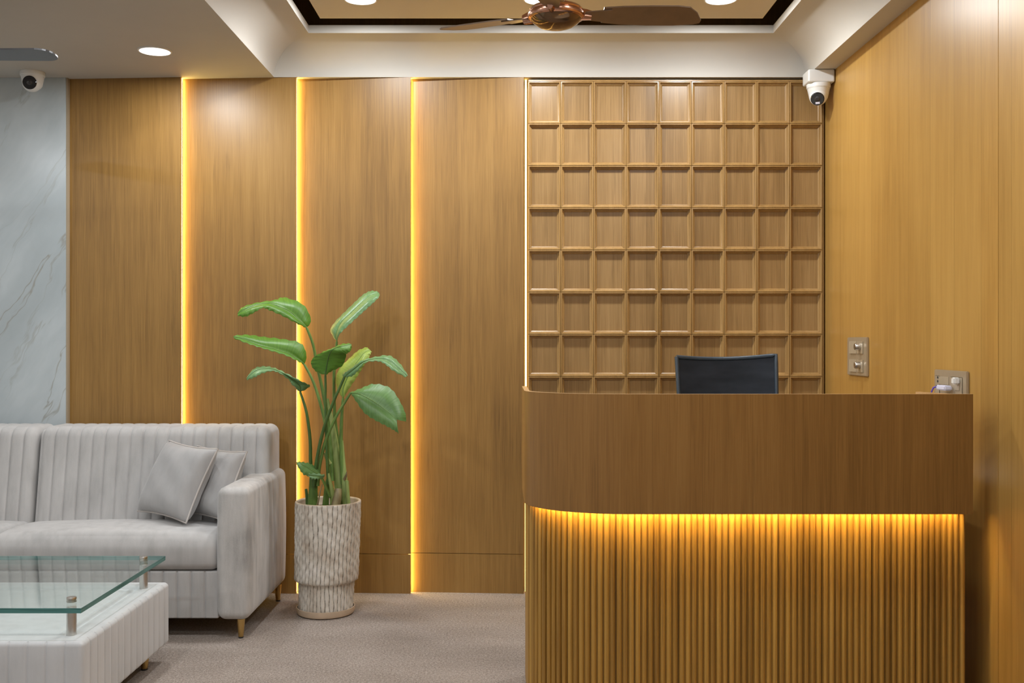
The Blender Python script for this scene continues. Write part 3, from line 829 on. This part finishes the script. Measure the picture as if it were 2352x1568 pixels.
# cushions
def cushion(BL, BR, TL, label, th=.062):
    BL, BR, TL = Vector(BL), Vector(BR), Vector(TL)
    c = (BR+TL)/2; u = (BR-BL)/2; v = (TL-BL)/2; nrm = u.cross(v).normalized()
    t = thing('throw_cushion', label, 'cushion', c, 0, 'throw cushions on the sofa')
    n = 22; vs = []; fs = []
    def pos(a, b, s):
        # edges pulled in between the corners, body full in the middle
        pa = a*(1-.07*(1-b*b)*abs(a)**3*1.0); pb = b*(1-.07*(1-a*a)*abs(b)**3)
        k = (max(0,1-a**4)*max(0,1-b**4))**.5
        wr = .004*math.sin(a*7+b*3)*k*math.sin(b*5-a*2)
        return u*pa+v*pb+nrm*(s*(th*k+.002)+wr)
    for s in (1, -1):
        for j in range(n+1):
            for i in range(n+1): vs.append(pos(-1+2*i/n, -1+2*j/n, s))
    K = (n+1)**2
    for j in range(n):
        for i in range(n):
            a = j*(n+1)+i; fs.append((a,a+1,a+n+2,a+n+1)); fs.append((K+a,K+a+n+1,K+a+n+2,K+a+1))
    for k_ in range(n):
        for (a, b) in ((k_, k_+1), (n*(n+1)+k_+1, n*(n+1)+k_), ((k_+1)*(n+1), k_*(n+1)), (k_*(n+1)+n, (k_+1)*(n+1)+n)):
            fs.append((a, K+a, K+b, b))
    mesh_obj('cover', vs, fs, M_CUSHION, t, True)
    loop = []
    for k_ in range(n): loop.append(pos(-1+2*k_/n,-1,0)*1.012)
    for k_ in range(n): loop.append(pos(1,-1+2*k_/n,0)*1.012)
    for k_ in range(n): loop.append(pos(1-2*k_/n,1,0)*1.012)
    for k_ in range(n+1): loop.append(pos(-1,1-2*k_/n,0)*1.012)
    MB().tube(loop, .0042, 6).build('piping', M_PIPING, t, 60)
    return t
cushion((-1.687,4.715,.487), (-1.404,4.500,.470), (-1.580,4.815,.792), 'front taupe throw cushion leaning on the sofa back, fully in view')
cushion((-1.530,4.735,.480), (-1.262,4.570,.470), (-1.455,4.835,.765), 'rear taupe throw cushion tucked between the other cushion and the armrest')

# ------------------------------------------------------------------ coffee table
TX1, TX0, TY0, TY1 = -1.345, -2.62, 3.275, 4.10
table = thing('coffee_table', 'low pale velvet coffee table with glass top raised on steel posts', 'coffee table', ((TX0+TX1)/2, (TY0+TY1)/2, 0))
xs, seams = seam_list(TX0, TX1, .015, .0590, (TX1-TX0) % .059+.0001)
ysl, yseams = seam_list(TY0, TY1, .015, .0590, .0590)
def td(co, n):
    if n.y < -.5: co = co+Vector((0, groove(co.x, seams, .059, .0035, .0010), 0))
    if n.x > .5: co = co-Vector((groove(co.y, yseams, .059, .0035, .0010), 0, 0))
    if n.x < -.5: co = co+Vector((groove(co.y, yseams, .059, .0035, .0010), 0, 0))
    if n.y > .5: co = co-Vector((0, groove(co.x, seams, .059, .0035, .0010), 0))
    if n.z > .8:     # sunken channel round a padded centre
        d = min(co.x-TX0, TX1-co.x, co.y-TY0, TY1-co.y)
        co = co+Vector((0,0,-.012*math.exp(-((d-.095)/.010)**2)-.006*math.exp(-((d-.125)/.008)**2)+.003*math.sin(min(d,.09)/.09*PI)))
    return co
ext = [TX1-d for d in (.06,.075,.085,.09,.095,.1,.105,.115,.12,.125,.13,.14,.16)]+[TX0+d for d in (.06,.075,.085,.09,.095,.1,.105,.115,.12,.125,.13,.14,.16)]
exty = [TY1-d for d in (.06,.075,.085,.09,.095,.1,.105,.115,.12,.125,.13,.14,.16)]+[TY0+d for d in (.06,.075,.085,.09,.095,.1,.105,.115,.12,.125,.13,.14,.16)]
xs = sorted(set([round(v,5) for v in xs+ext])); ysl = sorted(set([round(v,5) for v in ysl+exty]))
vs, fs = rbox(xs, ysl, axis_list(.070,.307,.015,4), .015, td)
onto(table, mesh_obj('padded_body', vs, fs, M_TABLEVEL, None, True))
for (x, y) in ((TX1-.055, TY1-.12), (TX1-.055, TY0+.12), (TX0+.055, TY0+.12), (TX0+.055, TY1-.12)):
    leg(table, x, y, .0695, .020, .012)
g = MB()
gx0, gx1, gy0, gy1, gz0, gz1 = TX0-.0, TX1-.005, TY0-.002, 4.07, .399, .415
c = .0015
g.add([(gx0,gy0,gz0),(gx1,gy0,gz0),(gx1,gy1,gz0),(gx0,gy1,gz0)], [(0,3,2,1)], 0)
g.add([(gx0,gy0,gz1),(gx1,gy0,gz1),(gx1,gy1,gz1),(gx0,gy1,gz1)], [(0,1,2,3)], 0)
g.add([(gx0,gy0,gz0),(gx1,gy0,gz0),(gx1,gy1,gz0),(gx0,gy1,gz0),(gx0,gy0,gz1),(gx1,gy0,gz1),(gx1,gy1,gz1),(gx0,gy1,gz1)], [(0,1,5,4),(1,2,6,5),(2,3,7,6),(3,0,4,7)], 1)
go = g.build('glass_top', [M_GLASS, M_GLASSEDGE]); onto(table, go)
for (x, y) in ((-1.413, 3.352), (-1.405, 3.985), (TX0+.068, 3.352), (TX0+.068, 3.985)):
    s_ = MB().lathe([(0,.300),(.0155,.300),(.0155,.3985),(0,.3985)], 24).build('post', M_STEEL); s_.location = (x,y,0); onto(table, s_); smooth_angle(s_, 40)
    k_ = MB().lathe([(0,.4155),(.0155,.4155),(.0155,.420),(.0140,.4205),(.0140,.4235),(.0155,.424),(.0155,.429),(.0145,.431),(0,.431)], 24).build('post_cap', M_STEEL, s_, 40)

# ------------------------------------------------------------------ potted plant
PC = Vector((-.858, 4.815, 0))
plant = thing('potted_plant', 'tall bird of paradise plant in a ribbed stoneware pot beside the sofa', 'plant', PC)
def pot():
    NA, ribs = 528, 44
    prof = []     # (r, z, rib strength, slant)
    prof += [(.112,.020,0)]
    for i in range(12): prof.append((.1235+.004*i/11, .022+i*(.150-.022)/11, 1))
    prof += [(.140,.156,.3)]
    for i in range(40): prof.append((.1455+.004*i/39, .162+i*(.508-.162)/39, 1))
    prof += [(.1500,.515,.3),(.1475,.518,0),(.1395,.517,0),(.1375,.510,0),(.1365,.440,0),(0.0,.440,0)]
    vs, fs, gr = [], [], []
    rng = random.Random(3); ph = [rng.uniform(-.25,.25) for _ in range(ribs)]
    for (r, z, s) in prof:
        for i in range(NA):
            a = 2*PI*i/NA
            q = a/(2*PI)*ribs + .22*math.sin(z*13+2*math.sin(a*2)) + .07*math.sin(z*90+a*23)
            f = q-math.floor(q); d = min(f, 1-f)*2
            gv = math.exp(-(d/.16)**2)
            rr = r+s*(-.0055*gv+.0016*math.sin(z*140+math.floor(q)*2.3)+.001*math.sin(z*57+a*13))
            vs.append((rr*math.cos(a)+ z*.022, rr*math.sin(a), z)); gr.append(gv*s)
    for j in range(len(prof)-1):
        for i in range(NA):
            k = (i+1)%NA; fs.append((j*NA+i, j*NA+k, (j+1)*NA+k, (j+1)*NA+i))
    fs.append(tuple(range(NA))[::-1])
    o = mesh_obj('pot', vs, fs, [M_POT, M_POTRIM], plant, True)
    at = o.data.attributes.new('groove', 'FLOAT', 'POINT'); at.data.foreach_set('value', gr)
    nz = len(prof); base = (nz-6)*NA
    for p in o.data.polygons:
        if min(p.vertices) >= base: p.material_index = 1
    return o
pot()
MB().lathe([(0,.0),(.118,.0),(.128,.006),(.132,.018),(.133,.034),(.1295,.034),(.1285,.020),(.115,.0165),(0,.0165)], 64).build('saucer', M_SAUCER, plant, 40)
sv = MB(); sv.lathe([(0,.441),(.134,.441),(.130,.478),(.09,.486),(.05,.480),(0,.488)], 40, (.0105,0,0)); sv.build('soil', M_SOIL, plant, 60)
def Z(zx, zy, dy=0.0):               # crop pixel (500,640 origin, 2.8 x) to a point local to the plant
    return P(500+zx/2.8, 640+zy/2.8, PC.y+dy)-PC
def stalk(pts, r0, r1, mat, parent, name='stalk', n=6, flat=1.0):
    c = crspline([Z(*p) for p in pts], n); k = len(c)
    return MB().tube(c, [r0+(r1-r0)*i/(k-1) for i in range(k)], 10, flat=flat).build(name, mat, parent, 60)
def leaf_blade(rows, mat, stalkpts, smat, r0=.008, r1=.0045, sub=6, cup=.012):
    # rows: (midrib, edge a, edge b), each (zx, zy, depth offset)
    M_ = crspline([Z(*r[0]) for r in rows], sub); A_ = crspline([Z(*r[1]) for r in rows], sub); B_ = crspline([Z(*r[2]) for r in rows], sub)
    n = len(M_); W = 5; vs, fs, uv = [], [], []
    for j in range(n):
        row = []
        for i in range(-W, W+1):
            t = abs(i)/W; e = A_[j] if i < 0 else B_[j]
            p = M_[j]+(e-M_[j])*t
            wid = (e-M_[j]).length
            rip = .0025*math.sin(j*1.9+(0 if i<0 else 1.3))*t*t
            p = p+Vector((0, -min(cup, wid*.25)*math.sin(t*PI)+rip, rip))
            row.append(p)
        vs += row
        uv += [((i+W)/(2*W), j/(n-1)*1.0) for i in range(-W, W+1)]
    K = 2*W+1
    nv = len(vs)
    back = [v+Vector((0,.0008,-.0003)) for v in vs]
    for j in range(n-1):
        for i in range(K-1):
            a = j*K+i; fs.append((a,a+1,a+K+1,a+K)); fs.append((nv+a,nv+a+K,nv+a+K+1,nv+a+1))
    me = bpy.data.meshes.new('leaf'); me.from_pydata([tuple(v) for v in vs+back], [], fs); me.materials.append(mat)
    ul = me.uv_layers.new(name='leaf')
    uv2 = uv+uv
    for lp_ in me.loops: ul.data[lp_.index].uv = uv2[lp_.vertex_index]
    for p in me.polygons: p.use_smooth = True
    o = bpy.data.objects.new('leaf', me); COL.objects.link(o); o.parent = plant
    if stalkpts:
        stalk(stalkpts, r0, r1, smat, o)
        # midrib ridge
        mr = [p+Vector((0,-.0006,0)) for p in M_]
        MB().tube(mr, [.0032*(1-.8*i/(len(mr)-1)) for i in range(len(mr))], 6).build('midrib', smat, o, 60)
    return o
S = lambda x, y, d=0: (x, y, d)
# 1 top left
leaf_blade([(S(572,315),S(574,314),S(570,316)),(S(540,278,-.01),S(600,262,.03),S(505,285,-.04)),(S(470,215,-.02),S(548,165,.03),S(420,240,-.06)),
            (S(400,180,-.03),S(428,120,.03),S(335,203,-.07)),(S(325,158,-.04),S(370,136,0),S(288,188,-.08)),(S(235,172,-.05),S(255,153,-.02),S(240,214,-.08)),
            (S(165,203,-.06),S(160,182,-.04),S(180,243,-.08)),(S(128,226,-.06),S(128,222,-.06),S(132,238,-.07))],
           M_LEAF, [(735,1300,.0),(725,1050,.02),(690,800,.02),(640,560,.02),(612,420,.01),(572,315,0)], M_STALK, .010, .0055)
# 2 middle left
leaf_blade([(S(556,550,-.05),S(558,549,-.05),S(554,551,-.05)),(S(528,524,-.06),S(571,490,-.03),S(515,530,-.08)),(S(450,480,-.08),S(535,415,-.03),S(440,494,-.10)),
            (S(360,450,-.10),S(420,388,-.05),S(350,466,-.12)),(S(270,428,-.12),S(300,374,-.07),S(265,440,-.14)),(S(190,398,-.13),S(190,360,-.10),S(185,414,-.15)),(S(102,374,-.14),S(102,366,-.14),S(106,384,-.14))],
           M_LEAF, [(715,1300,-.03),(705,1050,-.04),(685,900,-.05),(640,735,-.05),(600,630,-.05),(556,550,-.05)], M_STALK, .009, .0055)
# 3 lower left, arching
leaf_blade([(S(530,728,-.09),S(534,728,-.09),S(526,727,-.09)),(S(528,690,-.10),S(594,690,-.07),S(472,672,-.12)),(S(480,645,-.11),S(545,662,-.12),S(464,655,-.12)),
            (S(425,612,-.13),S(450,612,-.13),S(405,612,-.14)),(S(360,582,-.14),S(370,574,-.12),S(350,594,-.15)),(S(290,580,-.15),S(300,562,-.12),S(282,610,-.17)),
            (S(232,600,-.16),S(232,578,-.14),S(238,634,-.18)),(S(186,645,-.17),S(186,636,-.17),S(190,650,-.17))],
           M_LEAFB, [(612,1320,-.05),(598,1180,-.06),(595,1040,-.08),(575,880,-.09),(552,790,-.09),(530,728,-.09)], M_STALKD, .009, .005)
# 4 top right
leaf_blade([(S(766,404,.06),S(764,404,.06),S(769,403,.06)),(S(765,345,.06),S(725,338,.11),S(782,360,.02)),(S(795,280,.07),S(748,285,.13),S(828,312,.02)),
            (S(855,220,.08),S(812,218,.14),S(890,255,.03)),(S(912,165,.09),S(880,152,.15),S(945,205,.04)),(S(965,118,.10),S(935,102,.15),S(995,160,.05)),
            (S(1012,96,.11),S(985,78,.15),S(1036,118,.07)),(S(1038,90,.12),S(1030,82,.12),S(1042,100,.11))],
           M_LEAFB, [(790,1320,.04),(772,1050,.05),(752,880,.06),(748,600,.06),(760,470,.06),(766,404,.06)], M_STALK, .010, .0055, cup=.02)
# 5 centre
leaf_blade([(S(692,619,-.09),S(690,619,-.09),S(695,619,-.09)),(S(697,590,-.09),S(628,592,-.07),S(735,592,-.08)),(S(706,535,-.10),S(600,545,-.07),S(800,560,-.08)),(S(716,495,-.12),S(618,505,-.08),S(824,505,-.10)),
            (S(735,458,-.14),S(680,468,-.11),S(826,486,-.12)),(S(775,438,-.13),S(735,447,-.12),S(828,482,-.13)),(S(822,430,-.12),S(795,420,-.10),S(852,466,-.13)),(S(860,420,-.11),S(850,415,-.10),S(863,440,-.11))],
           M_LEAF, [(712,1320,-.07),(705,1180,-.08),(697,960,-.09),(692,780,-.09),(694,700,-.09),(692,619,-.09)], M_STALKD, .008, .005, cup=.008)
# 6 yellow green
leaf_blade([(S(806,768,.0),S(804,768,0),S(809,767,0)),(S(808,705,.0),S(768,705,.03),S(838,718,-.01)),(S(832,640,.0),S(760,640,.04),S(880,655,-.01)),(S(868,575,.01),S(785,575,.05),S(920,592,.0)),
            (S(908,520,.02),S(845,512,.06),S(952,540,.0)),(S(945,475,.03),S(905,460,.06),S(980,492,.02)),(S(985,462,.04),S(962,438,.06),S(990,470,.03))],
           M_LEAFY, [(808,1320,.0),(800,1180,0),(793,1050,0),(797,900,0),(806,768,0)], M_STALK, .012, .006)
# 7 right arching, dark stalk in front
leaf_blade([(S(815,632,-.12),S(812,632,-.12),S(818,633,-.12)),(S(845,606,-.12),S(803,612,-.10),S(868,624,-.13)),(S(888,572,-.13),S(862,570,-.11),S(905,588,-.14)),(S(945,532,-.14),S(925,526,-.13),S(950,540,-.15)),
            (S(1020,514,-.15),S(1012,502,-.13),S(1025,530,-.17)),(S(1090,522,-.16),S(1105,494,-.13),S(1075,548,-.19)),(S(1150,565,-.17),S(1170,542,-.14),S(1130,592,-.20)),(S(1218,626,-.17),S(1223,620,-.17),S(1205,632,-.18))],
           M_LEAFB, [(618,1330,-.07),(635,1180,-.09),(680,970,-.11),(745,790,-.12),(785,700,-.12),(815,632,-.12)], M_STALKD, .009, .0055)
# 8 large right
leaf_blade([(S(856,732,-.10),S(857,730,-.10),S(856,736,-.10)),(S(915,742,-.11),S(925,702,-.08),S(893,792,-.12)),(S(985,778,-.12),S(1005,676,-.07),S(948,866,-.14)),(S(1045,818,-.13),S(1105,700,-.08),S(1015,910,-.15)),
            (S(1098,858,-.14),S(1165,775,-.09),S(1082,945,-.16)),(S(1132,888,-.15),S(1206,862,-.11),S(1135,975,-.17)),(S(1152,905,-.15),S(1212,915,-.12),S(1164,994,-.17))],
           M_LEAFM, [(642,1330,-.06),(655,1200,-.07),(695,1040,-.09),(760,890,-.10),(820,790,-.10),(856,732,-.10)], M_STALK, .009, .005)
# 9, 10 small low leaves
leaf_blade([(S(660,1262,-.09),S(662,1261,-.09),S(659,1265,-.09)),(S(620,1240,-.10),S(645,1222,-.08),S(600,1268,-.11)),(S(575,1212,-.11),S(598,1190,-.09),S(552,1258,-.13)),(S(535,1190,-.12),S(545,1178,-.10),S(520,1215,-.13)),(S(505,1180,-.12),S(506,1178,-.12),S(505,1184,-.12))],
           M_LEAFM, [(745,1440,-.05),(705,1360,-.08),(680,1300,-.09),(660,1262,-.09)], M_STALK, .007, .004, cup=.006)
leaf_blade([(S(668,1285,-.11),S(670,1284,-.11),S(667,1287,-.11)),(S(650,1272,-.12),S(690,1262,-.11),S(640,1288,-.13)),(S(615,1268,-.13),S(640,1252,-.12),S(605,1286,-.14)),(S(580,1262,-.14),S(585,1254,-.14),S(582,1270,-.14))],
           M_LEAFB, [(720,1400,-.08),(690,1330,-.10),(668,1285,-.11)], M_STALK, .006, .003, cup=.004)
# sheaths
def sheath(pts, r0, r1, mat, name='sheath', flat=.7): return stalk(pts, r0, r1, mat, plant, name, 6, flat)
sheath([(790,1470,.02),(785,1330,.02),(765,1150,.02),(740,960,.02),(705,770,.02)], .034, .006, M_SHEATH)
sheath([(830,1470,-.02),(820,1350,-.01),(808,1200,0),(797,1040,0)], .019, .008, M_SHEATH)
sheath([(612,1470,-.03),(614,1370,-.04),(616,1282,-.05)], .024, .018, M_STALK)
sheath([(693,1470,-.03),(700,1370,-.05),(708,1290,-.06)], .016, .009, M_STALK)
sheath([(745,1470,-.05),(735,1370,-.07),(712,1250,-.08)], .017, .005, M_SHEATH)
sheath([(843,1470,-.03),(836,1380,-.03),(831,1298,-.03)], .010, .008, M_SHEATH, 'cut_stub')
sheath([(578,1470,.0),(574,1400,.0),(568,1350,.0)], .009, .006, M_STALKD, 'cut_stub')
sheath([(640,1460,-.08),(655,1390,-.09),(672,1320,-.09)], .005, .002, M_DRY, 'dry_sheath')
sheath([(720,1190,-.04),(700,1150,-.05),(684,1118,-.06)], .012, .003, M_SHEATH, 'dry_sheath')
sheath([(815,1290,-.02),(826,1262,-.03),(830,1238,-.03)], .008, .001, M_DRY, 'dry_sheath')
sheath([(758,1462,-.075),(770,1400,-.07),(775,1350,-.06)], .022, .016, M_DRY, 'dry_sheath')
